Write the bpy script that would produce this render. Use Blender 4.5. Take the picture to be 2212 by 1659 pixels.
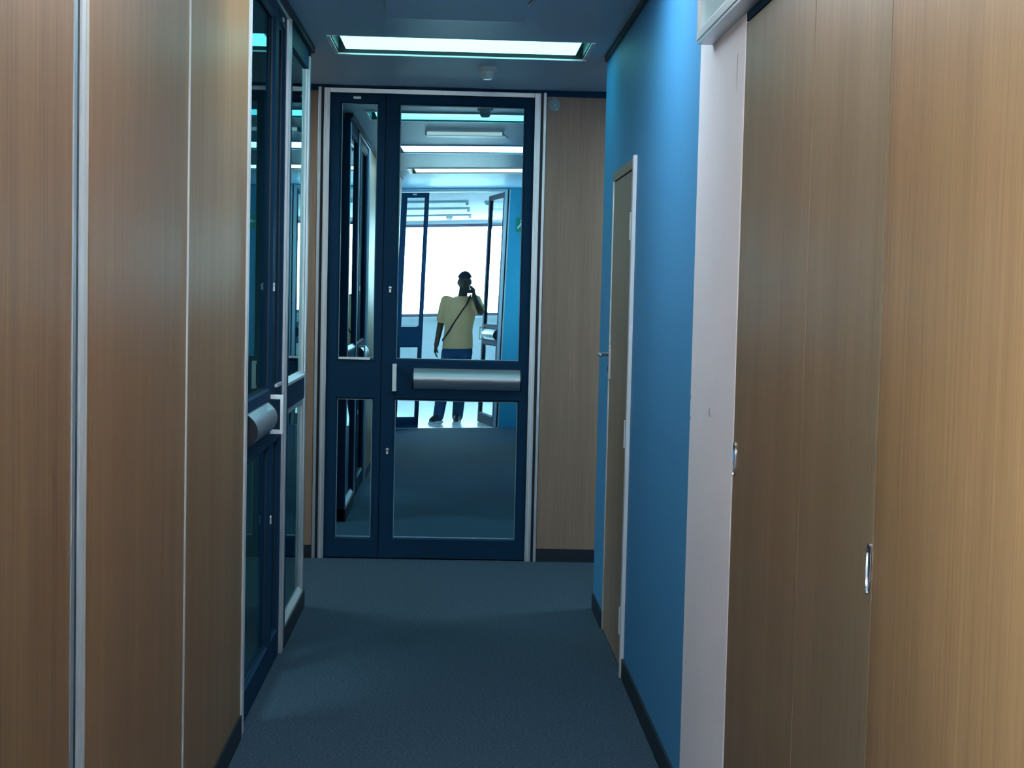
import bpy, bmesh, math, random
from mathutils import Vector, Matrix
random.seed(7)
for o in list(bpy.data.objects): bpy.data.objects.remove(o)
SC = bpy.context.scene
COL = SC.collection

# ---------------------------------------------------------------- camera
F = 3350.0
cam_d = bpy.data.cameras.new('camera'); cam = bpy.data.objects.new('camera', cam_d); COL.objects.link(cam)
CX, CY = 1106.0, 829.5
yv = Vector((985-CX, 627-CY, F)).normalized()
nn = Vector((985-CX, 627-CY, F)).cross(Vector((1985-CX, 627+23.2-CY, F))).normalized()
zv = -nn if nn.y > 0 else nn
xv = yv.cross(zv).normalized()
Rm = Matrix((xv, yv, zv))
rt, up, bk = Rm @ Vector((1,0,0)), Rm @ Vector((0,-1,0)), Rm @ Vector((0,0,-1))
cam.matrix_world = Matrix(((rt.x,up.x,bk.x,0),(rt.y,up.y,bk.y,0),(rt.z,up.z,bk.z,1.6),(0,0,0,1)))
cam_d.sensor_fit = 'HORIZONTAL'; cam_d.sensor_width = 36; cam_d.lens = F*36/2212
cam_d.clip_start = 0.05; cam_d.clip_end = 100
SC.camera = cam
# ---------------------------------------------------------------- sky, exposure
LAMP1, LAMP2, LAMP3, ARM_FILL, OFFICE_FILL = 1.35, 3.5, 2.8, 9.0, 11.0
w = bpy.data.worlds.new('sky'); SC.world = w; w.use_nodes = True
w.node_tree.nodes['Background'].inputs[0].default_value = (1.0, 0.985, 0.96, 1)
w.node_tree.nodes['Background'].inputs[1].default_value = 10
SC.view_settings.view_transform = 'Standard'; SC.view_settings.look = 'None'
SC.view_settings.gamma = 1; SC.view_settings.use_curve_mapping = False
SC.view_settings.exposure = 1.5

# ---------------------------------------------------------------- materials
def mat(name, col, rough=.5, metal=0, spec=.5, emit=None, es=0, bump=0, bscale=60, vary=0, vscale=(6,6,6)):
    m = bpy.data.materials.new(name); m.use_nodes = True; n = m.node_tree; b = n.nodes['Principled BSDF']
    b.inputs['Base Color'].default_value = (*col, 1); b.inputs['Roughness'].default_value = rough
    b.inputs['Metallic'].default_value = metal; b.inputs['Specular IOR Level'].default_value = spec
    if emit: b.inputs['Emission Color'].default_value = (*emit,1); b.inputs['Emission Strength'].default_value = es
    tc = n.nodes.new('ShaderNodeTexCoord')
    if vary:
        mp = n.nodes.new('ShaderNodeMapping'); mp.inputs['Scale'].default_value = vscale
        t = n.nodes.new('ShaderNodeTexNoise'); t.inputs['Scale'].default_value = 1; t.inputs['Detail'].default_value = 5
        mx = n.nodes.new('ShaderNodeMix'); mx.data_type = 'RGBA'
        mx.inputs['A'].default_value = (*[c*(1-vary) for c in col],1); mx.inputs['B'].default_value = (*[min(1,c*(1+vary)) for c in col],1)
        n.links.new(tc.outputs['Object'], mp.inputs[0]); n.links.new(mp.outputs[0], t.inputs[0])
        n.links.new(t.outputs[0], mx.inputs['Factor']); n.links.new(mx.outputs['Result'], b.inputs['Base Color'])
    if bump:
        t = n.nodes.new('ShaderNodeTexNoise'); t.inputs['Scale'].default_value = bscale; t.inputs['Detail'].default_value = 4
        bp = n.nodes.new('ShaderNodeBump'); bp.inputs['Strength'].default_value = bump; bp.inputs['Distance'].default_value = .004
        n.links.new(tc.outputs['Object'], t.inputs[0]); n.links.new(t.outputs[0], bp.inputs['Height']); n.links.new(bp.outputs[0], b.inputs['Normal'])
    return m
def wood(name, dark, light, rough=.42, spec=.4, seed=0):
    m = bpy.data.materials.new(name); m.use_nodes = True; n = m.node_tree; b = n.nodes['Principled BSDF']
    b.inputs['Roughness'].default_value = rough; b.inputs['Specular IOR Level'].default_value = spec
    tc = n.nodes.new('ShaderNodeTexCoord')
    def noise(s, det, off):
        mp = n.nodes.new('ShaderNodeMapping'); mp.inputs['Scale'].default_value = s; mp.inputs['Location'].default_value = (off,off*1.7,seed)
        t = n.nodes.new('ShaderNodeTexNoise'); t.inputs['Scale'].default_value = 1; t.inputs['Detail'].default_value = det; t.inputs['Roughness'].default_value = .6
        n.links.new(tc.outputs['Object'], mp.inputs[0]); n.links.new(mp.outputs[0], t.inputs[0]); return t.outputs[0]
    a = noise((90,90,1.6), 4, seed); c = noise((9,9,.35), 3, seed+3); d = noise((330,330,11), 2, seed+5)
    m1 = n.nodes.new('ShaderNodeMath'); m1.operation = 'MULTIPLY_ADD'; n.links.new(a, m1.inputs[0]); m1.inputs[1].default_value = .45
    m2 = n.nodes.new('ShaderNodeMath'); m2.operation = 'MULTIPLY'; n.links.new(c, m2.inputs[0]); m2.inputs[1].default_value = .35
    n.links.new(m2.outputs[0], m1.inputs[2])
    m3 = n.nodes.new('ShaderNodeMath'); m3.operation = 'MULTIPLY_ADD'; n.links.new(d, m3.inputs[0]); m3.inputs[1].default_value = .25; n.links.new(m1.outputs[0], m3.inputs[2])
    r = n.nodes.new('ShaderNodeValToRGB'); r.color_ramp.elements[0].position = .36; r.color_ramp.elements[1].position = .68
    r.color_ramp.elements[0].color = (*dark,1); r.color_ramp.elements[1].color = (*light,1)
    n.links.new(m3.outputs[0], r.inputs[0]); n.links.new(r.outputs[0], b.inputs['Base Color'])
    bp = n.nodes.new('ShaderNodeBump'); bp.inputs['Strength'].default_value = .12; bp.inputs['Distance'].default_value = .001
    n.links.new(m3.outputs[0], bp.inputs['Height']); n.links.new(bp.outputs[0], b.inputs['Normal'])
    return m
def glass(name, refl, tint, trans, rough=0.0):
    m = bpy.data.materials.new(name); m.use_nodes = True; n = m.node_tree
    for q in list(n.nodes): n.nodes.remove(q)
    out = n.nodes.new('ShaderNodeOutputMaterial'); mx = n.nodes.new('ShaderNodeMixShader')
    g = n.nodes.new('ShaderNodeBsdfGlossy'); g.inputs['Color'].default_value = (*tint,1); g.inputs['Roughness'].default_value = rough
    t = n.nodes.new('ShaderNodeBsdfTransparent'); t.inputs['Color'].default_value = (*trans,1)
    fr = n.nodes.new('ShaderNodeFresnel'); fr.inputs['IOR'].default_value = 1.5
    ma = n.nodes.new('ShaderNodeMath'); ma.operation = 'MULTIPLY_ADD'; ma.inputs[1].default_value = 1-refl; ma.inputs[2].default_value = refl
    n.links.new(fr.outputs[0], ma.inputs[0]); n.links.new(ma.outputs[0], mx.inputs[0])
    n.links.new(t.outputs[0], mx.inputs[1]); n.links.new(g.outputs[0], mx.inputs[2]); n.links.new(mx.outputs[0], out.inputs[0])
    return m
def lens_mat(name, col, s):
    # prismatic diffuser: fine ribs modulate what the tube behind it gives off
    m = mat(name, (.8,.85,.85), .4, emit=col, es=s, bump=.1, bscale=150)
    return m
M = {}
M['wood'] = wood('laminate_left', (.215,.115,.052), (.34,.195,.092))
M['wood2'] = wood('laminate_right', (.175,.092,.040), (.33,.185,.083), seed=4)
M['wood2b'] = wood('laminate_right_muted', (.185,.118,.062), (.29,.195,.112), seed=21)
M['wood3'] = wood('laminate_end', (.27,.165,.115), (.40,.255,.18), seed=9)
M['wood4'] = wood('door_veneer', (.30,.185,.12), (.44,.28,.19), seed=12)
M['navy'] = mat('navy_enamel', (.005,.036,.085), .6, spec=.12, vary=.12, vscale=(3,3,3))
M['navy_dark'] = mat('black_gasket', (.004,.010,.020), .5)
M['alu'] = mat('anodised_aluminium', (.52,.58,.63), .38, metal=.75, vary=.06, vscale=(40,40,1))
M['alu_white'] = mat('pale_aluminium', (.72,.76,.80), .38, metal=.3)
M['alu_brushed'] = mat('brushed_aluminium', (.50,.53,.58), .42, metal=.85, vary=.1, vscale=(2,60,160))
M['chrome'] = mat('chrome', (.75,.75,.76), .12, metal=1)
M['white_enamel'] = mat('white_enamel', (.86,.87,.9), .3)
M['blue'] = mat('blue_paint', (.065,.29,.56), .55, spec=.3, vary=.05, vscale=(1.5,1.5,1.5), bump=.12, bscale=220)
M['teal'] = mat('teal_paint', (.03,.28,.42), .55, spec=.3, vary=.05)
M['pier'] = mat('grey_white_plaster', (.80,.775,.83), .75, spec=.2, vary=.05, vscale=(3,3,3), bump=.2, bscale=180)
M['scuff'] = mat('grey_scuff', (.30,.29,.33), .8)
M['ceil'] = mat('ceiling_paint', (.43,.60,.74), .46, spec=.35, vary=.08, vscale=(1.2,1.2,1.2), bump=.05, bscale=90)
M['skirt'] = mat('black_skirting', (.006,.013,.026), .5)
M['carpet'] = mat('carpet', (.050,.088,.125), .95, spec=.1, vary=.95, vscale=(95,95,95), bump=.9, bscale=320)
M['vinyl'] = mat('pale_vinyl', (.70,.72,.74), .16, spec=.6, vary=.04)
M['room_white'] = mat('room_white_paint', (.74,.78,.82), .7, spec=.2, vary=.02)
M['room_ceil'] = mat('room_ceiling_paint', (.72,.73,.78), .75, spec=.2, vary=.02)
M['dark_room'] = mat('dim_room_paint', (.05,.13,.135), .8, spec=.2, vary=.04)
M['mirror'] = glass('reflective_glass', .84, (.46,.86,1.0), (.05,.12,.15))
M['tint'] = glass('tinted_glass', .10, (.70,.95,.95), (.42,.68,.68))
M['tint_door'] = glass('tinted_door_glass', .06, (.34,.52,.54), (.50,.76,.76))
M['clear'] = glass('clear_glass', .03, (1,1,1), (.93,.98,.99))
M['frost'] = mat('frosted_glass', (.70,.90,.93), .28, spec=.5)
M['lens1'] = lens_mat('lit_diffuser', (.22,.90,.90), LAMP1)
M['lens2'] = lens_mat('lit_diffuser_blue', (.72,.90,1.0), LAMP2)
M['lens3'] = lens_mat('lit_diffuser_dim', (1,.86,.78), LAMP3)
M['lensa'] = lens_mat('fill_diffuser_side', (.70,.90,.95), ARM_FILL)
M['lenso'] = lens_mat('fill_diffuser_office', (.90,.95,1.0), OFFICE_FILL)
M['plastic'] = mat('off_white_plastic', (.55,.60,.62), .4)
M['teal_plastic'] = mat('grey_green_plate', (.22,.35,.38), .45)
M['black'] = mat('black_plastic', (.01,.01,.012), .35)
M['green'] = mat('exit_green', (.0,.20,.12), .5)
M['white'] = mat('white_paint', (.85,.88,.88), .6)
M['skin'] = mat('skin', (.10,.048,.028), .5, vary=.1)
M['shirt'] = mat('mustard_cotton', (1.0,.52,.25), .9, spec=.1, vary=.08, vscale=(9,9,9), bump=.3, bscale=40)
M['jeans'] = mat('blue_denim', (.03,.075,.16), .9, spec=.1, vary=.2, vscale=(50,50,50), bump=.3, bscale=60)
M['shoe'] = mat('dark_shoe', (.02,.03,.05), .6)
M['sole'] = mat('white_sole', (.6,.65,.7), .6)
M['strap'] = mat('dark_webbing', (.02,.03,.05), .8)
M['cap'] = mat('dark_blue_cap', (.012,.018,.035), .8)

# ---------------------------------------------------------------- mesh helpers
class MB:
    def __init__(s): s.bm = bmesh.new()
    def box(s, x0, x1, y0, y1, z0, z1, bev=0):
        a = [(x0,y0,z0),(x1,y0,z0),(x1,y1,z0),(x0,y1,z0),(x0,y0,z1),(x1,y0,z1),(x1,y1,z1),(x0,y1,z1)]
        v = [s.bm.verts.new(p) for p in a]
        fs = [s.bm.faces.new([v[i] for i in q]) for q in ((0,3,2,1),(4,5,6,7),(0,1,5,4),(1,2,6,5),(2,3,7,6),(3,0,4,7))]
        if (x1-x0)*(y1-y0)*(z1-z0) < 0:
            for f in fs: f.normal_flip()
        if bev:
            es = list({e for f in fs for e in f.edges}); bmesh.ops.bevel(s.bm, geom=es, offset=bev, segments=2, affect='EDGES')
        return s
    def prism(s, pts, axis, a, b):
        def P(p, t):
            return {'x':(t,p[0],p[1]), 'y':(p[0],t,p[1]), 'z':(p[0],p[1],t)}[axis]
        A = [s.bm.verts.new(P(p,a)) for p in pts]; B = [s.bm.verts.new(P(p,b)) for p in pts]; n = len(pts)
        s.bm.faces.new(A); s.bm.faces.new(B[::-1])
        for i in range(n): s.bm.faces.new((A[i], B[i], B[(i+1)%n], A[(i+1)%n]))
        return s
    def lathe(s, prof, c, axis='z', n=28):
        rings = []
        for r, h in prof:
            R = []
            for i in range(n):
                t = 2*math.pi*i/n; u, v = r*math.cos(t), r*math.sin(t)
                p = {'z':(c[0]+u,c[1]+v,c[2]+h), 'y':(c[0]+u,c[1]+h,c[2]+v), 'x':(c[0]+h,c[1]+u,c[2]+v)}[axis]
                R.append(s.bm.verts.new(p))
            rings.append(R)
        for a, b in zip(rings, rings[1:]):
            for i in range(n): s.bm.faces.new((a[i], a[(i+1)%n], b[(i+1)%n], b[i]))
        s.bm.faces.new(rings[0][::-1]); s.bm.faces.new(rings[-1]); return s
    def tube(s, pts, r, n=10):
        pts = [Vector(p) for p in pts]; rings = []
        for i, p in enumerate(pts):
            d = (pts[min(i+1,len(pts)-1)] - pts[max(i-1,0)]).normalized()
            a = d.orthogonal().normalized() if i == 0 else (rings[-1][1] - d*rings[-1][1].dot(d)).normalized()
            b = d.cross(a); rr = r[i] if isinstance(r,(list,tuple)) else r
            rings.append(([s.bm.verts.new(p + (a*math.cos(2*math.pi*k/n)+b*math.sin(2*math.pi*k/n))*rr) for k in range(n)], a))
        for (A,_), (B,_) in zip(rings, rings[1:]):
            for i in range(n): s.bm.faces.new((A[i], A[(i+1)%n], B[(i+1)%n], B[i]))
        s.bm.faces.new(rings[0][0][::-1]); s.bm.faces.new(rings[-1][0]); return s
    def ball(s, c, rad, seg=20, rot=None):
        mt = Matrix.Translation(c) @ (rot or Matrix.Identity(4)) @ Matrix.Diagonal((*rad,1))
        bmesh.ops.create_uvsphere(s.bm, u_segments=seg, v_segments=seg//2+2, radius=1, matrix=mt); return s
    def build(s, name, m, parent=None, smooth=False, bev=0):
        bmesh.ops.recalc_face_normals(s.bm, faces=s.bm.faces)
        me = bpy.data.meshes.new(name); s.bm.to_mesh(me); s.bm.free(); me.materials.append(m)
        if smooth:
            for p in me.polygons: p.use_smooth = True
        o = bpy.data.objects.new(name, me); COL.objects.link(o); o.parent = parent
        if smooth == 'auto':
            md = o.modifiers.new('split','EDGE_SPLIT'); md.split_angle = math.radians(35)
        if bev:
            md = o.modifiers.new('bevel','BEVEL'); md.width = bev; md.segments = 2; md.limit_method = 'ANGLE'
        return o
def tag(o, label=None, cat=None, group=None, kind=None):
    if label: o['label'] = label
    if cat: o['category'] = cat
    if group: o['group'] = group
    if kind: o['kind'] = kind
    return o
def empty(name, loc=(0,0,0), rz=0, **k):
    o = bpy.data.objects.new(name, None); COL.objects.link(o); o.location = loc; o.rotation_euler = (0,0,rz); o.empty_display_size = .1
    return tag(o, **k)
def holes_xz(mb, x0, x1, z0, z1, y0, y1, holes):
    """slab in the xz plane with rectangular holes"""
    xs = sorted({x0,x1,*[h[0] for h in holes],*[h[1] for h in holes]}); zs = sorted({z0,z1,*[h[2] for h in holes],*[h[3] for h in holes]})
    for i in range(len(xs)-1):
        for j in range(len(zs)-1):
            cx, cz = (xs[i]+xs[i+1])/2, (zs[j]+zs[j+1])/2
            if any(h[0]<cx<h[1] and h[2]<cz<h[3] for h in holes): continue
            mb.box(xs[i],xs[i+1],y0,y1,zs[j],zs[j+1])
    bmesh.ops.remove_doubles(mb.bm, verts=mb.bm.verts, dist=1e-5)
    dup = {}
    for f in mb.bm.faces: dup.setdefault(tuple(sorted(v.index for v in f.verts)) if False else tuple(sorted(round(c,4) for v in f.verts for c in v.co)), []).append(f)
    kill = [f for fs in dup.values() if len(fs) > 1 for f in fs]
    if kill: bmesh.ops.delete(mb.bm, geom=kill, context='FACES_ONLY')
    return mb
def holes_xy(mb, x0, x1, y0, y1, z0, z1, holes):
    holes_xz(mb, x0, x1, y0, y1, 0, 1, holes)
    for v in mb.bm.verts: x, t, y = v.co; v.co = (x, y, z0 + t*(z1-z0))
    return mb

H = 2.777; WX = .73; DY = 9.14; BY = .33
S = 'structure'
# ---------------------------------------------------------------- large structure
tag(MB().box(-4.5,4.5,BY,11.5,-.1,0).build('floor', M['carpet']), kind=S)
tag(MB().box(-4.5,4.5,-8.2,BY,-.1,0).build('floor', M['vinyl']), kind=S)
tag(MB().box(-.95,.47,BY-.03,BY+.01,0,.006).build('trim_1', M['alu_white']), kind=S, label='metal threshold strip between carpet and pale floor')
LIGHTS = [(7.36,7.90), (4.84,5.60), (2.55,3.24)]
ch = [(-.615,.615,a,b) for a,b in LIGHTS] + [(-2.4,-1.6,8.15,8.65),(1.6,2.4,8.15,8.65),(-2.4,-1.4,4.1,4.9)]
tag(holes_xy(MB(), -4.5,4.5,BY-.06,11.5,H,H+.12, ch).build('ceiling', M['ceil']), kind=S)
tag(MB().box(-4.5,4.5,BY-.06,11.5,H+.12,H+.16).build('ceiling', M['skirt']), kind=S)
tag(MB().box(-4.5,4.5,-8.2,BY-.06,H,H+.16).build('ceiling', M['room_ceil']), kind=S)
# outer shell; beside the back door unseen openings are added to let in daylight
for nm, a in (('wall_outer_left',-4.6),('wall_outer_right',4.5)):
    tag(MB().box(a,a+.1,-8.2,BY-.06,0,H).build(nm, M['room_white']), kind=S)
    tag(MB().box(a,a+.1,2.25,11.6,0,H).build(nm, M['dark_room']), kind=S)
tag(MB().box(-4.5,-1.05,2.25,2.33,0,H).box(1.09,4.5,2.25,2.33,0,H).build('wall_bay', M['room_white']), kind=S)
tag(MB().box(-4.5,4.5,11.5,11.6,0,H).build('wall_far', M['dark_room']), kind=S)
# back room window wall
WY = -8.0
tag(holes_xz(MB(), -4.5,4.5,0,H,WY-.15,WY,[(-4.2,-1.55,1.16,2.72),(-1.45,1.5,1.16,2.72),(1.6,4.2,1.16,2.72)]).build('wall_window_side', M['room_white']), kind=S)
for i,(a,b) in enumerate([(-4.2,-1.55),(-1.45,1.5),(1.6,4.2)]):
    wn = empty('window_%d'%(i+3), (0,WY,0), kind=S)
    holes_xz(MB(), a,b,1.16,2.72,-.10,-.04,[(a+.05,b-.05,1.21,2.67)]).build('window_frame', mat('window_frame_grey',(.16,.16,.24),.5) if i==0 else bpy.data.materials['window_frame_grey'], wn)
    MB().box(a+.05,b-.05,-.075,-.069,1.21,2.67).build('pane', M['clear'], wn)
    MB().box(a-.04,b+.04,-.03,.06,1.13,1.16).build('window_sill', M['white'], wn)
# wall that holds the open back door, painted blue
tag(MB().box(-4.5,-.913,BY-.06,BY+.02,0,H).box(-.913,.415,BY-.06,BY+.02,2.765,H).build('wall_back', M['teal']), kind=S)
tag(MB().box(.415,4.5,BY-.06,BY+.02,0,H).build('wall_back', M['teal']), kind=S)
# vestibule side walls with unseen window openings, added for extra daylight
def holes_side(x0,x1,y0,y1):
    mb = holes_xz(MB(), y0,y1,0,H,x0,x1,[(y0+.2,y1-.2,.9,2.6)])
    for v in mb.bm.verts: a,b,c = v.co; v.co = (b,a,c)
    return mb
for i,(x,a,b) in enumerate(((-1.03,BY+.22,2.0),(1.02,BY+.22,1.6))):
    wn = empty('window_%d'%(i+6), (x,0,0), kind=S)  # added windows out of view, daylight fill for the near panels
    o = MB()
    for y0,y1,z0,z1 in ((a,b,.9,.94),(a,b,2.56,2.6),(a,a+.04,.94,2.56),(b-.04,b,.94,2.56)): o.box(-.02,.03,y0,y1,z0,z1)
    o.build('window_frame', M['alu'], wn); MB().box(0,.006,a+.04,b-.04,.94,2.56).build('pane', M['clear'], wn)  # frame and pane of the added windows
wl = tag(holes_side(-1.05,-1.0,BY+.02,2.2).box(-1.05,-WX-.045,2.2,2.25,0,H).build('wall_left', M['blue']), kind=S)
tag(holes_side(1.0,1.05,BY+.02,1.8).box(WX+.06,1.05,1.8,1.85,0,H).build('wall_right', M['blue']), kind=S)

# left timber-clad partition: panels, aluminium joint posts
lw = tag(MB().box(-WX-.05,-WX-.022,2.25,5.45,0,H).build('wall_left', M['navy_dark']), kind=S)
for a,b in ((2.25,2.983),(3.115,4.243),(4.268,5.425)):
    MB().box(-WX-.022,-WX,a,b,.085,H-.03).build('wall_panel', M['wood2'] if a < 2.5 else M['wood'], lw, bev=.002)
def strip(y0,y1,d0,d1,m=M['alu'],nm='joint_strip',z0=0,z1=H-.03): return MB().box(-WX-.02,-WX+d1,y0,y1,z0,z1).build(nm, m, lw)
strip(2.983,3.115,0,-.003,M['navy_dark'],'joint_backing'); strip(4.243,4.268,0,-.002,M['navy_dark'],'joint_backing'); strip(2.985,3.008,0,.002); strip(3.045,3.075,0,.002,M['alu_white']); strip(3.083,3.106,0,.001,M['plastic'])
strip(4.245,4.257,0,.003,M['alu_white']); strip(5.428,5.446,0,.006,M['alu_white'])
tag(MB().box(-WX-.03,-WX+.006,2.25,5.425,0,.085).build('baseboard_left', M['skirt']), kind=S)
# dark shadow gap under the ceiling on both sides
tag(MB().box(-WX-.04,-WX+.012,2.25,7.74,H-.032,H).build('trim_2', M['navy_dark']), kind=S)
tag(MB().box(WX-.014,WX+.05,1.85,7.78,H-.026,H).build('trim_3', M['navy_dark']), kind=S)

# right blue wall with a doorway
def rwall():
    mb = holes_xz(MB(), 4.74,7.76,0,H-.026,WX,WX+.10,[(6.37,7.31,0,2.165)])
    for v in mb.bm.verts: x,y,z = v.co; v.co = (y,x,z)
    mb.box(WX+.0,4.5,7.76,7.80,0,H)
    return mb
rw = tag(rwall().build('wall_right', M['blue']), kind=S)
tag(MB().box(WX-.009,WX+.02,4.76,6.365,0,.082).build('baseboard_right', M['skirt']), kind=S)
tag(MB().box(WX-.009,WX+.02,7.312,7.77,0,.082).build('baseboard_right', M['skirt']), kind=S)
tag(MB().box(WX-.002,WX+.35,4.0,4.74,0,H-.026).build('column', M['pier'], bev=.003), kind=S, label='grey-white plastered column between blue wall and wooden cupboard doors')
cl = bpy.data.objects['column']
for y,z,a,b in ((4.38,1.27,.009,.012),(4.36,1.262,.006,.005),(4.735,1.29,.012,.006),(4.73,1.225,.014,.005),(4.1,2.19,.004,.05)):
    MB().prism([(y-a/2,z-b),(y+a/2,z-b*.4),(y+a*.3,z+b*.6),(y-a*.4,z+b)],'x',WX-.0028,WX).build('scuff_mark', M['scuff'], cl)
# blank end closing behind right wall
tag(MB().box(WX+.15,WX+.2,4.74,7.76,0,H).build('wall_right', M['dark_room']), kind=S)

# end wall: wood laminate left and right of the double door
ew = tag(MB().box(-4.5,-.825,DY+.01,DY+.08,0,H).build('wall_end', M['navy_dark']), kind=S)
for a,b in ((-4.5,-2.05),(-2.045,-.826)): MB().box(a,b,DY,DY+.01,.077,2.742).build('wall_panel', M['wood3'], ew)
ew2 = tag(MB().box(.508,4.5,DY+.01,DY+.08,0,H).build('wall_end', M['navy_dark']), kind=S)
for a,b in ((.509,1.73),(1.735,4.5)): MB().box(a,b,DY,DY+.01,.077,2.742).build('wall_panel', M['wood3'], ew2)
tag(MB().box(-4.5,-.826,DY-.006,DY+.01,0,.077).build('baseboard_end', M['skirt']), kind=S)
tag(MB().box(.509,4.5,DY-.006,DY+.01,0,.077).build('baseboard_end', M['skirt']), kind=S)
tag(MB().box(-4.5,4.5,DY-.012,DY+.08,2.764,H).box(-4.5,-.826,DY-.012,DY+.01,2.742,2.764).box(.509,4.5,DY-.012,DY+.01,2.742,2.764).build('trim_4', M['navy']), kind=S)
# near sides of the cross corridor
tag(MB().box(-4.5,-WX-.12,7.745,7.80,0,H).build('wall_cross_left', M['wood3']), kind=S)
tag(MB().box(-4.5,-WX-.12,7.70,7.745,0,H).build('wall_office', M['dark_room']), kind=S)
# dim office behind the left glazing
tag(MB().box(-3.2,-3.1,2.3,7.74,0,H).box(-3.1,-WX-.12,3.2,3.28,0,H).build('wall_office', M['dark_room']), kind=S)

# ---------------------------------------------------------------- double doors
def ring(mb, x0,x1,z0,z1,t,y0,y1):
    mb.box(x0,x1,y0,y1,z0,z0+t); mb.box(x0,x1,y0,y1,z1-t,z1); mb.box(x0,x0+t,y0,y1,z0+t,z1-t); mb.box(x1-t,x1,y0,y1,z0+t,z1-t); return mb
def slope_ring(mb, x0,x1,z0,z1,t,yo,yi):
    """bevelled reveal running from the leaf face down to the glass"""
    o = [(x0,z0),(x1,z0),(x1,z1),(x0,z1)]; i_ = [(x0+t,z0+t),(x1-t,z0+t),(x1-t,z1-t),(x0+t,z1-t)]
    A = [mb.bm.verts.new((p[0],yo,p[1])) for p in o]; B = [mb.bm.verts.new((p[0],yi,p[1])) for p in i_]; C = [mb.bm.verts.new((p[0],yi+.004,p[1])) for p in o]
    for k in range(4):
        l = (k+1)%4
        mb.bm.faces.new((A[k],A[l],B[l],B[k])); mb.bm.faces.new((B[k],B[l],C[l],C[k])); mb.bm.faces.new((C[k],C[l],A[l],A[k]))
    return mb
def double_door(name, loc, rz, mir, gl, label, warp=None, open_=0, depth=.045, depth_out=.020):
    R = empty(name, loc, rz, kind=S, label=label)
    s = -1 if mir else 1
    def B(mb, x0,x1,y0,y1,z0,z1): 
        a,b = sorted((s*x0,s*x1)); return mb.box(a,b,y0,y1,z0,z1)
    o = MB(); tp = .004-depth_out; B(o,-.822,-.803,tp,.06,0,2.763); B(o,.489,.506,tp,.06,0,2.763); o.build('outer_trim', M['alu'], R, bev=.002)
    o = MB(); B(o,-.803,-.788,-.002,.06,0,2.763); B(o,.474,.489,-.002,.06,0,2.763); o.build('gasket', M['navy_dark'], R)
    o = MB(); B(o,-.788,-.753,-.012,.06,0,2.760); B(o,.438,.474,-.012,.06,0,2.760); B(o,-.753,.438,-.012,.06,2.732,2.760)
    o.build('door_frame', M['alu'], R, bev=.002)
    o = MB(); B(o,-.776,-.771,-.0135,-.010,0,2.75); B(o,.453,.458,-.0135,-.010,0,2.75); o.build('frame_groove', M['alu_white'], R)
    # narrow leaf
    def leaf(nm, x0,x1,gx0,gx1, par, org=0.0, pane_fn=None):
        a,b = sorted((s*x0-org,s*x1-org)); g0,g1 = sorted((s*gx0-org,s*gx1-org))
        L = holes_xz(MB(), a,b,.008,2.728,0,depth,[(g0-.012,g1+.012,.118,.957),(g0-.012,g1+.012,1.180,2.682)]).build(nm, M['navy'], par)
        for z0,z1 in ((.118,.957),(1.180,2.682)):
            slope_ring(MB(), g0-.012,g1+.012,z0,z1,.012,-.001,.014).build('glazing_bead', M['navy'], L)
            ring(MB(), g0-.002,g1+.002,z0+.010,z1-.010,.004,.010,.016).build('gasket', M['teal_plastic'] if pane_fn or nm=='narrow_leaf' and gl is M['mirror'] else M['navy_dark'], L)
            nx, nz = (14, 24) if pane_fn else (1,1)
            bm = bmesh.new(); G = [[bm.verts.new((g0+(g1-g0)*i/nx, .018+(pane_fn(g0+(g1-g0)*i/nx, z0+.012+(z1-z0-.024)*j/nz) if pane_fn else 0), z0+.012+(z1-z0-.024)*j/nz)) for j in range(nz+1)] for i in range(nx+1)]
            for i in range(nx):
                for j in range(nz): bm.faces.new((G[i][j],G[i+1][j],G[i+1][j+1],G[i][j+1]))
            q = MB(); q.bm.free(); q.bm = bm; p = q.build('pane', gl, L, smooth=True)
        return L
    N = leaf('narrow_leaf', -.750,-.432,-.683,-.480, R)
    def Bp(par, org, nm, m, x0,x1,y0,y1,z0,z1, bev=0, **k):
        a,b = sorted((s*x0-org,s*x1-org)); return MB().box(a,b,y0,y1,z0,z1).build(nm, m, par, bev=bev)
    Bp(N,0,'latch_plate',M['alu_white'],-.620,-.575,-.004,.001,2.698,2.714,.002)
    Bp(N,0,'sill_strip',M['alu_white'],-.681,-.497,-.010,.002,1.181,1.193)
    # main leaf, hung on the side away from the narrow leaf
    hx = s*.436
    piv = empty('main_leaf_hinge', (hx,0,0)) if False else None
    Lf = leaf('main_leaf', -.428,.435,-.343,.376, R, org=hx, pane_fn=(lambda x,z: warp(x+hx,z)) if warp else None)
    Lf.location = (hx,0,0); Lf.rotation_euler = (0,0,open_)
    # push bar: bowed aluminium cover
    a,b = sorted((s*-.242-hx, s*.393-hx))
    prof = [(0.0,1.015),(-.006,1.016)] + [(-.010-.032*math.sin(math.pi*t/10)**.8, 1.020+.112*t/10) for t in range(0,11)] + [(-.006,1.136),(0.0,1.137)]
    MB().prism(prof,'x',a,b).build('push_bar', M['alu_brushed'], Lf, smooth='auto')
    for ex in (a,b):
        MB().prism([(y*1.04,1.076+(z-1.076)*1.02) for y,z in prof],'x',ex-.004,ex+.004).build('end_cap', M['navy_dark'], Lf)
    # D pull
    hc = s*-.350-hx
    h = MB().box(hc-.012,hc+.012,-.052,-.040,1.000,1.160); h.box(hc-.012,hc+.012,-.041,0,1.142,1.160); h.box(hc-.012,hc+.012,-.041,0,1.000,1.018)
    h.build('pull_handle', M['white_enamel'], Lf, bev=.002)
    kx = s*-.386-hx
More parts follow.
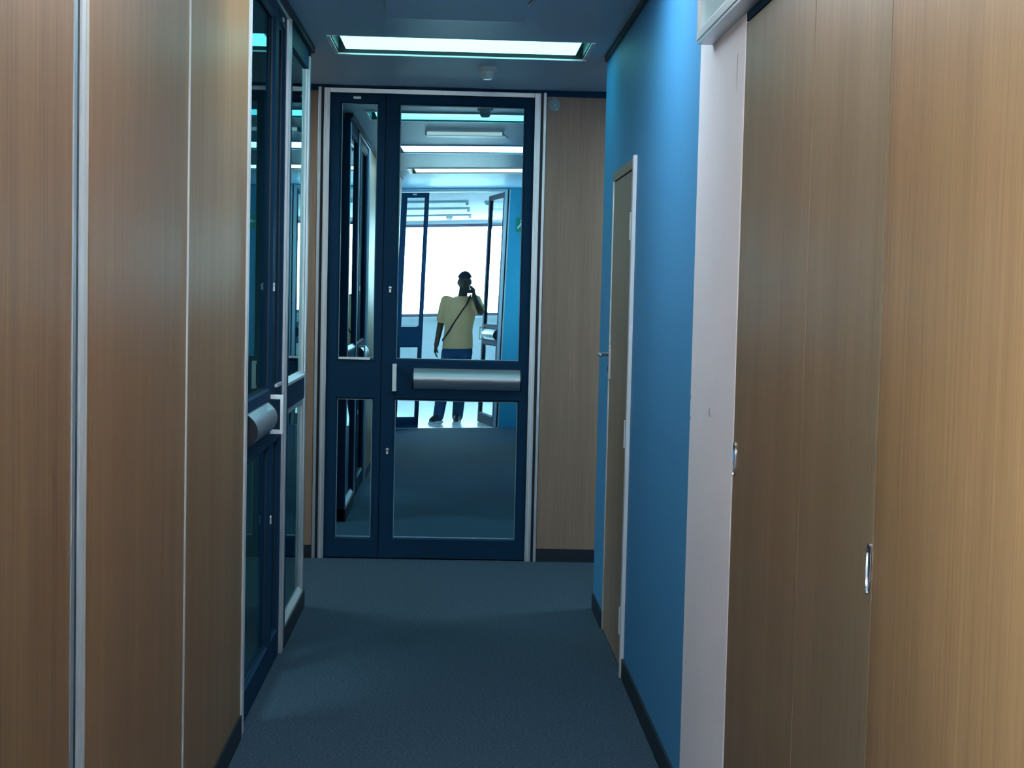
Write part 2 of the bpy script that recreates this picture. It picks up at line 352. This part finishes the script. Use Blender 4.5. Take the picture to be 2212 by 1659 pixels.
    for z in (1.597,.644):
        k = MB(); k.box(kx-.006,kx+.006,-.006,0,z-.018,z+.008); k.lathe([(.009,-.006),(.009,0)],(kx,0,z+.008),'y',14)
        k.build('keyhole_cover', M['alu_white'], Lf)
    return R
def warp(x, z): return -.009*x - .0033*x*(z-1.6)
d1 = double_door('door_1', (0,DY,0), 0, False, M['mirror'], 'closed navy glazed double door at the far end with mirror-like panes', warp)
d2 = double_door('door_2', (-WX-.012,5.958,0), math.pi/2, True, M['tint_door'], 'navy glazed double door in the left wall with pull handle and push bar', depth_out=.019)
d3 = double_door('door_4', (-.09,BY,0), math.pi, True, M['clear'], 'open navy glazed double door behind the photographer, seen in reflection', None, math.radians(78))

# ---------------------------------------------------------------- left fixed window
w1 = empty('window_1', (-WX,7.3,0), 0, kind=S, label='fixed tinted side window with pale aluminium frame beside the left double door')
o = MB().box(-.10,-.002,-.50,-.432,.08,2.745).box(-.10,-.045,-.432,.36,2.655,2.745).box(-.10,-.004,.395,.43,0,2.745); o.build('window_post', M['navy'], w1)
MB().box(-.10,.0,-.518,-.500,0,2.745).build('window_frame', M['alu_white'], w1, bev=.002)
MB().box(-.05,-.001,.355,.395,.085,2.72).box(-.05,-.011,.335,.355,.13,2.66).build('corner_bead', M['alu'], w1, bev=.002)
MB().box(-.022,-.002,.375,.381,.085,2.72).build('corner_groove', M['navy_dark'], w1)
MB().box(-.10,-.006,-.432,.36,1.055,1.160).build('mid_rail', M['navy'], w1)
for z in (1.16,.085):
    MB().prism([(-.050,z),(-.002,z),(-.002,z+.012),(-.020,z+.034),(-.050,z+.034)],'y',-.432,.345).build('ledge', M['alu_white'], w1)
for z0,z1 in ((.10,1.06),(1.17,2.66)): MB().box(-.025,-.020,-.432,.36,z0,z1).build('pane', M['tint'], w1)
MB().box(-.044,-.010,-.432,.345,1.030,1.055).build('glazing_bead', M['alu'], w1)
MB().box(-.05,-.008,-.432,.345,2.655,2.745).build('head_rail', M['navy'], w1)
tag(MB().box(-WX-.05,-WX+.004,6.80,7.73,0,.084).build('baseboard_left', M['skirt']), kind=S)

# ---------------------------------------------------------------- right veneer door
d = empty('door_3', (WX,6.84,0), 0, kind=S, label='brown veneer door with lever handle in the blue wall')
MB().box(-.016,.06,-.475,-.440,0,2.17).build('door_frame', M['alu_white'], d, bev=.003)
MB().box(-.004,.06,.450,.462,0,2.13).build('door_frame', M['alu'], d, bev=.002)
MB().box(-.004,.06,-.440,.462,2.125,2.165).build('frame_head', M['wood4'], d)
lf = MB().box(.002,.042,-.438,.448,.008,2.12).build('door_leaf', M['wood4'], d)
for z in (1.88,1.02,.235): MB().box(-.014,.006,-.446,-.420,z-.055,z+.055).lathe([(.007,-.057),(.007,.057)],(-.014,-.436,z),'z',12).build('hinge', M['plastic'], d)
hd = MB().box(-.010,.002,.395,.430,1.20,1.36).build('handle_plate', M['alu_brushed'], d, bev=.002)
MB().tube([(-.008,.412,1.318),(-.046,.412,1.318),(-.054,.402,1.318),(-.054,.30,1.316)],.009).build('lever_handle', M['alu_brushed'], d, smooth=True)
MB().box(-.012,.0,.406,.418,1.235,1.262).build('keyhole_cover', M['black'], d)

# ---------------------------------------------------------------- cupboards on the right
cb = empty('built_in_cupboard', (WX,2.9,0), label='built-in cupboard of full-height wooden doors in the right foreground', cat='cupboard')
MB().box(.022,.35,-1.05,1.098,0,2.30).build('carcass', M['navy_dark'], cb)
pan = []
for a,b,dx in ((.316,1.096,0),(-.262,.312,0),(-1.05,-.265,.0)):
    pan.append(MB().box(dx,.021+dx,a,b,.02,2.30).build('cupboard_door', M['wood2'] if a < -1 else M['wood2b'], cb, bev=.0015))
def pull(y, z, par):
    # flush oval cup: rim, dark well and a thin finger plate
    p = MB(); n=28; hw,hh=.014,.045
    rim = [(hw*math.copysign(abs(math.cos(t))**.6,math.cos(t)), hh*math.copysign(abs(math.sin(t))**.8,math.sin(t))) for t in [2*math.pi*k/n for k in range(n)]]
    def ringv(sc, x): return [p.bm.verts.new((x, y+u*sc[0], z+v*sc[1])) for u,v in rim]
    rs = [ringv((1,1),.001), ringv((1,1),-.0035), ringv((.80,.93),-.0035), ringv((.72,.90),-.0005)]
    for A,B in zip(rs,rs[1:]):
        for k in range(n): p.bm.faces.new((A[k],A[(k+1)%n],B[(k+1)%n],B[k]))
    o = p.build('flush_pull', M['chrome'], par, smooth='auto')
    q = MB(); q.bm.faces.new([q.bm.verts.new((-.0004, y+u*.74, z+v*.91)) for u,v in rim]); q.build('pull_well', M['black'], par)
pull(.316+.755, 1.18, pan[0]); pull(-.246, 1.132, pan[1])
MB().box(.0,.35,-1.05,1.098,2.305,H-.03).build('bulkhead_panel', M['navy'], cb)

# framed glass box over the cupboards
w2 = empty('window_2', (WX,0,0), 0, kind=S, label='pale framed frosted fanlight over the cupboard doors at upper right')
fr = MB()
for y0,y1,z0,z1 in ((1.9,4.52,2.335,2.362),(1.9,4.52,2.722,2.749),(4.49,4.52,2.362,2.722),(1.9,1.93,2.362,2.722),(3.18,3.21,2.362,2.722)): fr.box(-.05,-.001,y0,y1,z0,z1)
fr.build('window_frame', M['alu_white'], w2, bev=.002)
MB().box(-.047,-.001,1.9,4.52,2.326,2.335).build('drip_rail', M['alu'], w2)
for a,b in ((1.93,3.18),(3.21,4.49)): MB().box(-.040,-.034,a,b,2.362,2.722).build('pane', M['frost'], w2)

# ---------------------------------------------------------------- ceiling lights
def ceiling_light(y0,y1,lens,label):
    yc=(y0+y1)/2; t = empty('ceiling_light', (0,yc,H), label=label, cat='ceiling light', group='recessed lights along the corridor ceiling')
    h=(y1-y0)/2
    o = MB(); o.box(-.613,.613,-h+.002,h-.002,.05,.06); o.box(-.613,.613,-h+.001,-h+.006,0,.05); o.box(-.613,.613,h-.006,h-.001,0,.05)
    o.box(-.614,-.608,-h+.002,h-.002,0,.05); o.box(.608,.614,-h+.002,h-.002,0,.05); o.build('housing', M['navy_dark'], t)
    MB().box(-.575,.575,-h+.008,h-.055,.012,.030).build('diffuser', lens, t, bev=.003)
    o = MB(); o.box(-.632,.632,h-.010,h+.016,-.008,-.0005); o.box(-.632,.632,-h-.004,-h+.004,-.002,-.0005)
    o.box(-.632,-.614,-h,h-.010,-.006,-.0005); o.box(.614,.632,-h,h-.010,-.006,-.0005); o.build('light_frame', M['alu_white'], t)
    return t
ceiling_light(*LIGHTS[0], M['lens1'], 'lit rectangular ceiling light nearest the far double door')
ceiling_light(*LIGHTS[1], M['lens2'], 'middle corridor ceiling light, seen reflected as a pale blue band')
ceiling_light(*LIGHTS[2], M['lens3'], 'dim ceiling light nearest the open back door, a thin pinkish band in the reflection')
for x,y,hx,hy,lens,lab in ((-2.0,8.4,.39,.24,'lensa','added unseen fill light in the side passage left of the far door'),(2.0,8.4,.39,.24,'lensa','added unseen fill light in the side passage right of the far door'),(-1.9,4.5,.49,.39,'lenso','added unseen fill light inside the office behind the left glazing')):
    t = empty('ceiling_light', (x,y,H), label=lab, cat='ceiling light')  # added fill lamps out of view, brightening the far end and blue wall
    MB().box(-hx,hx,-hy,hy,.02,.04).build('diffuser', M[lens], t)
    o = MB()
    for a in ((-hx-.03,hx+.03,hy,hy+.03),(-hx-.03,hx+.03,-hy-.03,-hy),(-hx-.03,-hx,-hy,hy),(hx,hx+.03,-hy,hy)): o.box(*a,-.006,-.0005)
    o.build('light_frame', M['alu_white'], t)

# ceiling flap, slot, detector, wall plate
t = empty('glowing_flap', (-.02,6.45,H), label='slim wedge-shaped ceiling flap with an added glow on its edge facing the far door', cat='light')  # a flap, not a light fitting; only the edge glow is added
MB().prism([(-.22,-.0005),(.25,-.0005),(.25,-.030),(.235,-.031)],'x',-.29,.29).build('flap_body', M['ceil'], t)
MB().box(-.28,.28,.25,.253,-.029,-.003).build('diffuser', mat('flap_edge_glow',(.7,.65,.6),.5,emit=(1,.88,.78),es=.28), t)  # flap edge, no lamp: glow added to read as a bright bar
tag(MB().prism([(.262,6.50),(.276,6.50),(.310,6.22),(.296,6.22)],'z',H-.004,H).build('ceiling_slot', M['black']), 'short dark slot in the ceiling before the first light', 'slot')
t = empty('smoke_detector', (.142,8.25,H), label='small round smoke detector on the ceiling above the far double door', cat='smoke detector')
MB().lathe([(.050,0),(.050,-.018),(.044,-.024)],(0,0,0)).build('base', M['plastic'], t, smooth='auto')
MB().lathe([(.036,-.024),(.034,-.050),(.027,-.062)],(0,0,0)).build('sensor_head', M['plastic'], t, smooth='auto')
MB().lathe([(.022,-.062),(.020,-.066)],(0,0,0)).build('sensor_cap', M['white_enamel'], t, smooth='auto')
t = empty('wall_plate', (.553,DY,2.70), label='grey teardrop-shaped plate on the wood wall right of the far door', cat='plate')
pts = [(.036*math.cos(a), -.008+.036*math.sin(a)) for a in [math.radians(135+ i*270/24) for i in range(25)]] + [(.008,.035),(.004,.055),(-.004,.055),(-.008,.035)]
MB().prism(pts,'y',-.006,0).build('plate', M['teal_plastic'], t, bev=.001)
MB().lathe([(.004,-.009),(.004,-.006)],(.003,0,-.008),'y',12).build('screw', M['alu_white'], t)
MB().box(.010,.014,-.008,-.005,-.035,-.024).build('tab', M['alu_white'], t)

# exit sign on the wall beside the open back door
t = empty('exit_sign', (.60,BY+.02,2.36), label='small green exit sign on the blue wall beside the open back door', cat='exit sign')
MB().box(-.10,.10,0,.015,-.09,.07).build('sign_board', M['green'], t)
g = MB(); g.lathe([(.013,.015),(.013,.018)],(-.045,0,.040),'y',12)
g.prism([(-.05,.025),(-.03,.015),(-.045,-.02),(-.065,-.01)],'y',.015,.018); g.prism([(-.055,-.015),(-.04,-.02),(-.025,-.06),(-.04,-.06)],'y',.015,.018)
g.prism([(-.068,-.012),(-.055,-.022),(-.08,-.055),(-.09,-.045)],'y',.015,.018); g.build('running_figure', M['white'], t)
g = MB(); g.box(.0,.05,.015,.018,-.012,.004); g.prism([(.05,-.03),(.08,-.004),(.05,.022)],'y',.015,.018); g.build('arrow', M['white'], t)

# back room ceiling fittings
for y in (-2.2,-3.9,-5.9):
    t = empty('batten_light', (-1.1,y,H), label='unlit batten light in the bright back room, %s of three rows' % {-2.2:'nearest',-3.9:'middle',-5.9:'farthest'}[y], cat='batten light', group='batten lights in the back room')
    MB().box(-1.2,.96,-.03,.03,-.028,0).build('batten_body', M['room_ceil'], t, bev=.004)
    MB().box(.96,1.0,-.04,.04,-.07,0).build('end_cap', M['white_enamel'], t, bev=.004)
for x,y in ((.16,-2.3),(-.45,-6.4)):
    t = MB().lathe([(.055,0),(.055,-.03),(.03,-.06)],(0,0,0)).build('ceiling_sensor', M['plastic'], None, smooth='auto'); t.location = (x,y,H)
    tag(t, 'round sensor on the back room ceiling, %s the window' % ('far from' if y>-4 else 'near'), 'ceiling sensor', 'round sensors on the back room ceiling')

# ---------------------------------------------------------------- person
def loft(mb, rings, n=20, sub=4):
    """closed elliptical loft: rings = [(centre, rx, ry)], kept in world xy planes, smoothly interpolated"""
    R = []
    P = [rings[0]] + list(rings) + [rings[-1]]
    for i in range(1, len(P)-2):
        for k in range(sub):
            t = k/sub
            def cr(a,b,c,d): return .5*((2*b)+(c-a)*t+(2*a-5*b+4*c-d)*t*t+(3*b-a-3*c+d)*t**3)
            c = Vector([cr(P[i-1][0][q],P[i][0][q],P[i+1][0][q],P[i+2][0][q]) for q in range(3)])
            R.append((c, cr(P[i-1][1],P[i][1],P[i+1][1],P[i+2][1]), cr(P[i-1][2],P[i][2],P[i+1][2],P[i+2][2])))
    R.append(rings[-1]); vs = []
    for c,rx,ry in R: vs.append([mb.bm.verts.new((c[0]+rx*math.cos(2*math.pi*k/n), c[1]+ry*math.sin(2*math.pi*k/n), c[2])) for k in range(n)])
    for A,B in zip(vs,vs[1:]):
        for k in range(n): mb.bm.faces.new((A[k],A[(k+1)%n],B[(k+1)%n],B[k]))
    mb.bm.faces.new(vs[0][::-1]); mb.bm.faces.new(vs[-1]); return mb
def limb(mb, pts, rads, n=16, caps=True):
    """tapering limb with rounded joints"""
    Q, W = [], []
    for i in range(len(pts)-1):
        for k in range(5):
            t = k/5; Q.append(pts[i].lerp(pts[i+1],t)); W.append(rads[i]+(rads[i+1]-rads[i])*t)
    Q.append(pts[-1]); W.append(rads[-1]); mb.tube(Q,W,n)
    if caps:
        for p,r in zip(pts,rads): mb.ball(p,(r,r,r),14)
    return mb
def fuse(name, meshes, m, parent, voxel=.006, smooth_it=4, extra=None):
    bm = bmesh.new()
    for me in meshes: bm.from_mesh(me)
    me = bpy.data.meshes.new('tmp'); bm.to_mesh(me); bm.free()
    o = bpy.data.objects.new('tmp', me); COL.objects.link(o)
    r = o.modifiers.new('r','REMESH'); r.mode = 'VOXEL'; r.voxel_size = voxel; r.use_smooth_shade = True
    k = o.modifiers.new('k','SMOOTH'); k.iterations = smooth_it; k.factor = .5
    dg = bpy.context.evaluated_depsgraph_get(); dg.update()
    out = bpy.data.meshes.new_from_object(o.evaluated_get(dg)); bpy.data.objects.remove(o)
    out.materials.clear(); out.materials.append(m); out.name = name
    q = bpy.data.objects.new(name, out); COL.objects.link(q); q.parent = parent; return q
def mesh_of(mb):
    bmesh.ops.recalc_face_normals(mb.bm, faces=mb.bm.faces); me = bpy.data.meshes.new('tmp'); mb.bm.to_mesh(me); mb.bm.free(); return me
PO = Vector((-.12,-.34,0))
person = empty('person', PO, label='person in mustard T-shirt, jeans and cap, holding a phone up', cat='person')
def L(x,y,z): return Vector((x,y,z)) - PO
pel, wai, chs, nek, hed = L(-.115,-.34,.96), L(-.118,-.335,1.12), L(-.105,-.325,1.36), L(-.085,-.29,1.545), L(-.075,-.235,1.64)
shL, elL, wrL = L(-.285,-.335,1.475), L(-.335,-.35,1.19), L(-.372,-.29,.945)
shR, elR, wrR = L(.075,-.30,1.475), L(.138,-.17,1.345), L(.050,-.100,1.535)
hpL, knL, anL, hlL, toL = L(-.205,-.34,.90), L(-.255,-.32,.50), L(-.305,-.36,.09), L(-.295,-.40,.045), L(-.385,-.20,.035)
hpR, knR, anR, hlR, toR = L(-.035,-.34,.90), L(-.055,-.31,.50), L(-.075,-.36,.09), L(-.07,-.40,.045), L(-.09,-.18,.035)
bm_ = MB()
loft(bm_, [(L(-.118,-.34,.84),.135,.095),(L(-.117,-.34,.93),.165,.115),(L(-.117,-.338,1.05),.150,.108),(L(-.115,-.335,1.15),.145,.105),(L(-.108,-.33,1.30),.168,.115),(L(-.102,-.322,1.42),.165,.105),(L(-.098,-.312,1.49),.115,.075),(L(-.092,-.295,1.53),.062,.058)])
limb(bm_, [L(-.092,-.30,1.50), nek, hed], [.062,.056,.055])
limb(bm_, [L(-.20,-.325,1.45), shL, elL, wrL], [.060,.058,.042,.029]); limb(bm_, [L(-.0,-.31,1.45), shR, elR, wrR], [.060,.058,.043,.029])
limb(bm_, [hpL, knL, anL], [.088,.058,.040]); limb(bm_, [hpR, knR, anR], [.088,.058,.040])
limb(bm_, [anL, hlL, toL], [.040,.032,.028]); limb(bm_, [anR, hlR, toR], [.040,.032,.028])
body = [None]
# head with face
hc = L(-.072,-.205,1.705)
hm = MB(); hm.ball(hc,(.077,.098,.115)); hm.ball(hc+Vector((0,.045,-.055)),(.052,.05,.055)); hm.ball(hc+Vector((0,.100,-.020)),(.014,.022,.022))
hm.ball(hc+Vector((0,.086,-.062)),(.026,.014,.007)); hm.ball(hc+Vector((0,.086,-.074)),(.024,.013,.008)); hm.ball(hc+Vector((0,.078,-.098)),(.022,.018,.016))
for q in (-1,1):
    hm.ball(hc+Vector((q*.078,-.008,-.012)),(.010,.020,.032)); hm.ball(hc+Vector((q*.032,.080,.012)),(.022,.016,.008)); hm.ball(hc+Vector((q*.028,.085,.024)),(.024,.012,.006))
body.append(mesh_of(hm))
def hand(w, d, n_, side, curl, scale=1.0):
    """palm plus five bent fingers; d = direction of the hand, n_ = palm normal, side = towards the thumb"""
    d, n_, side = d.normalized(), n_.normalized(), side.normalized(); out = []
    V = [w, w+d*.04, w+d*.085]; pm = MB(); limb(pm, [w-d*.01,w+d*.02], [.026,.024]); [pm.ball(w+d*a+side*b,(.021,.021,.019),10) for a in (.035,.055,.075) for b in (-.028,-.01,.01,.028)]; out.append(mesh_of(pm))
    mb = MB()
    for k,(off,ln) in enumerate(((.030,.070),(.010,.080),(-.011,.074),(-.031,.058))):
        p = w+d*.080+side*off; pts = [w+d*.045+side*off*.7, p]; dd = d.copy()
        for j,fr in enumerate((.42,.33,.25)):
            dd = (dd*math.cos(curl[j]) + n_*math.sin(curl[j])).normalized(); nv = dd.cross(side).normalized(); p = p+dd*ln*fr; pts.append(p)
            n_ = n_ if False else n_
        mb.tube(pts,[.011,.0105,.0095,.0085,.0070],10); mb.ball(pts[-1],(.0075,.0075,.0075),8)
    p0 = w+d*.02+side*.022; pts = [p0, w+d*.045+side*.045+n_*.006, w+d*.075+side*.052+n_*.020, w+d*.098+side*.046+n_*.032]
    mb.tube(pts,[.014,.013,.011,.009],10); mb.ball(pts[-1],(.0095,.0095,.0095),8)
    out.append(mesh_of(mb)); return out
body += hand(wrL, Vector((-.10,.18,-1)), Vector((.9,.1,0)), Vector((.05,1,.15)), (.25,.35,.35))
body += hand(wrR, Vector((-.15,.25,1)), Vector((-1,.15,.0)), Vector((-.1,-1,.2)), (.5,.8,.6))
body = [me for me in body if me] + [mesh_of(bm_)]
fuse('body', body, M['skin'], person, .0065, 3)
# T-shirt
tm = MB()
loft(tm, [(L(-.117,-.34,.90),.185,.140),(L(-.117,-.338,1.02),.178,.135),(L(-.116,-.335,1.14),.170,.130),(L(-.108,-.33,1.30),.188,.134),(L(-.102,-.322,1.42),.182,.122),(L(-.098,-.312,1.495),.130,.092),(L(-.092,-.297,1.53),.074,.070)], 28)
limb(tm, [L(-.19,-.325,1.44), shL, shL.lerp(elL,.75)], [.070,.067,.066]); limb(tm, [L(-.01,-.31,1.44), shR, shR.lerp(elR,.75)], [.070,.067,.066])
fuse('t_shirt', [mesh_of(tm)], M['shirt'], person, .008, 4)
# jeans
jm = MB()
loft(jm, [(L(-.117,-.34,.80),.150,.105),(L(-.117,-.34,.88),.180,.128),(L(-.117,-.34,.98),.168,.122)], 24)
for hp,kn,an in ((hpL,knL,anL),(hpR,knR,anR)): limb(jm, [hp+Vector((0,0,-.04)), kn, an+Vector((0,-.005,-.01))], [.103,.078,.066])
fuse('jeans', [mesh_of(jm)], M['jeans'], person, .008, 4)
for hl, to in ((hlL,toL),(hlR,toR)):
    dr = (to-hl); dr.z = 0; dl = dr.length; dr.normalize(); sd = Vector((dr.y,-dr.x,0))
    s_ = MB(); prof = [(-.045,.034),(-.02,.040),(.06,.036),(.14,.045),(.20,.043),(.245,.028),(.262,.010)]
    pts = [hl+dr*a+sd*b for a,b in prof] + [hl+dr*a-sd*b for a,b in reversed(prof)]
    s_.prism([(p.x,p.y) for p in pts],'z',.0,.028); so = s_.build('sole', M['sole'], person, bev=.004)
    sm = MB(); limb(sm, [hl+Vector((0,0,.09)), hl+Vector((0,0,.035)), hl+dr*.12+Vector((0,0,.022)), hl+dr*.21+Vector((0,0,.004))], [.046,.048,.042,.032]); up_ = [mesh_of(sm)]
    fuse('shoe', up_, M['shoe'], person, .007, 2)
# cap: crown and peak turned to the side, glasses
cp = MB(); cp.ball(hc+Vector((0,-.004,.020)),(.088,.108,.104), 24)
for v in list(cp.bm.verts):
    if v.co.z < hc.z+.030: cp.bm.verts.remove(v)
cap = cp.build('cap', M['cap'], person, smooth=True); md = cap.modifiers.new('t','SOLIDIFY'); md.thickness = .004
gl = MB()
for q in (-1,1):
    gl.tube([hc+Vector((q*.033,.094,.006))+Vector((.024*math.cos(a),0,.018*math.sin(a))) for a in [2*math.pi*k/14 for k in range(15)]],.0022,6)
    gl.tube([hc+Vector((q*.056,.092,.010)),hc+Vector((q*.082,.05,.008)),hc+Vector((q*.083,-.01,.004))],.0025,6)
gl.tube([hc+Vector((-.009,.096,.010)),hc+Vector((.009,.096,.010))],.002,6); gl.build('glasses', M['black'], person)
# crossbody strap: over the right shoulder to the left hip
pth = [(-.02,-.385,1.50),(.005,-.33,1.545),(.0,-.235,1.52),(-.03,-.190,1.44),(-.10,-.188,1.33),(-.18,-.195,1.20),(-.245,-.225,1.08),(-.29,-.30,1.0),(-.29,-.38,1.02),(-.21,-.48,1.15),(-.10,-.475,1.32),(-.03,-.43,1.45),(-.02,-.385,1.50)]
bm = bmesh.new(); prev = None
for i,p in enumerate(pth):
    c = L(*p); a_ = bm.verts.new(c+Vector((.016,0,.010))); b_ = bm.verts.new(c+Vector((-.016,0,-.010)))
    if prev: bm.faces.new((prev[0],a_,b_,prev[1]))
    prev = (a_,b_)
q = MB(); q.bm.free(); q.bm = bm; st = q.build('bag_strap', M['strap'], person, smooth=True)
md = st.modifiers.new('t','SOLIDIFY'); md.thickness = .004

# phone, landscape, lens next to the camera position
ph = empty('smartphone', (-.045,-.030,1.598), label='dark smartphone held up in front of the face', cat='phone')
MB().box(-.080,.080,-.009,0,-.037,.037).build('phone_body', M['black'], ph, bev=.006)
MB().lathe([(.006,0),(.006,.003)],(.045,0,.016),'y',16).build('lens', M['chrome'], ph)
MB().lathe([(.003,0),(.003,.002)],(.060,0,.016),'y',12).build('flash', M['white_enamel'], ph)
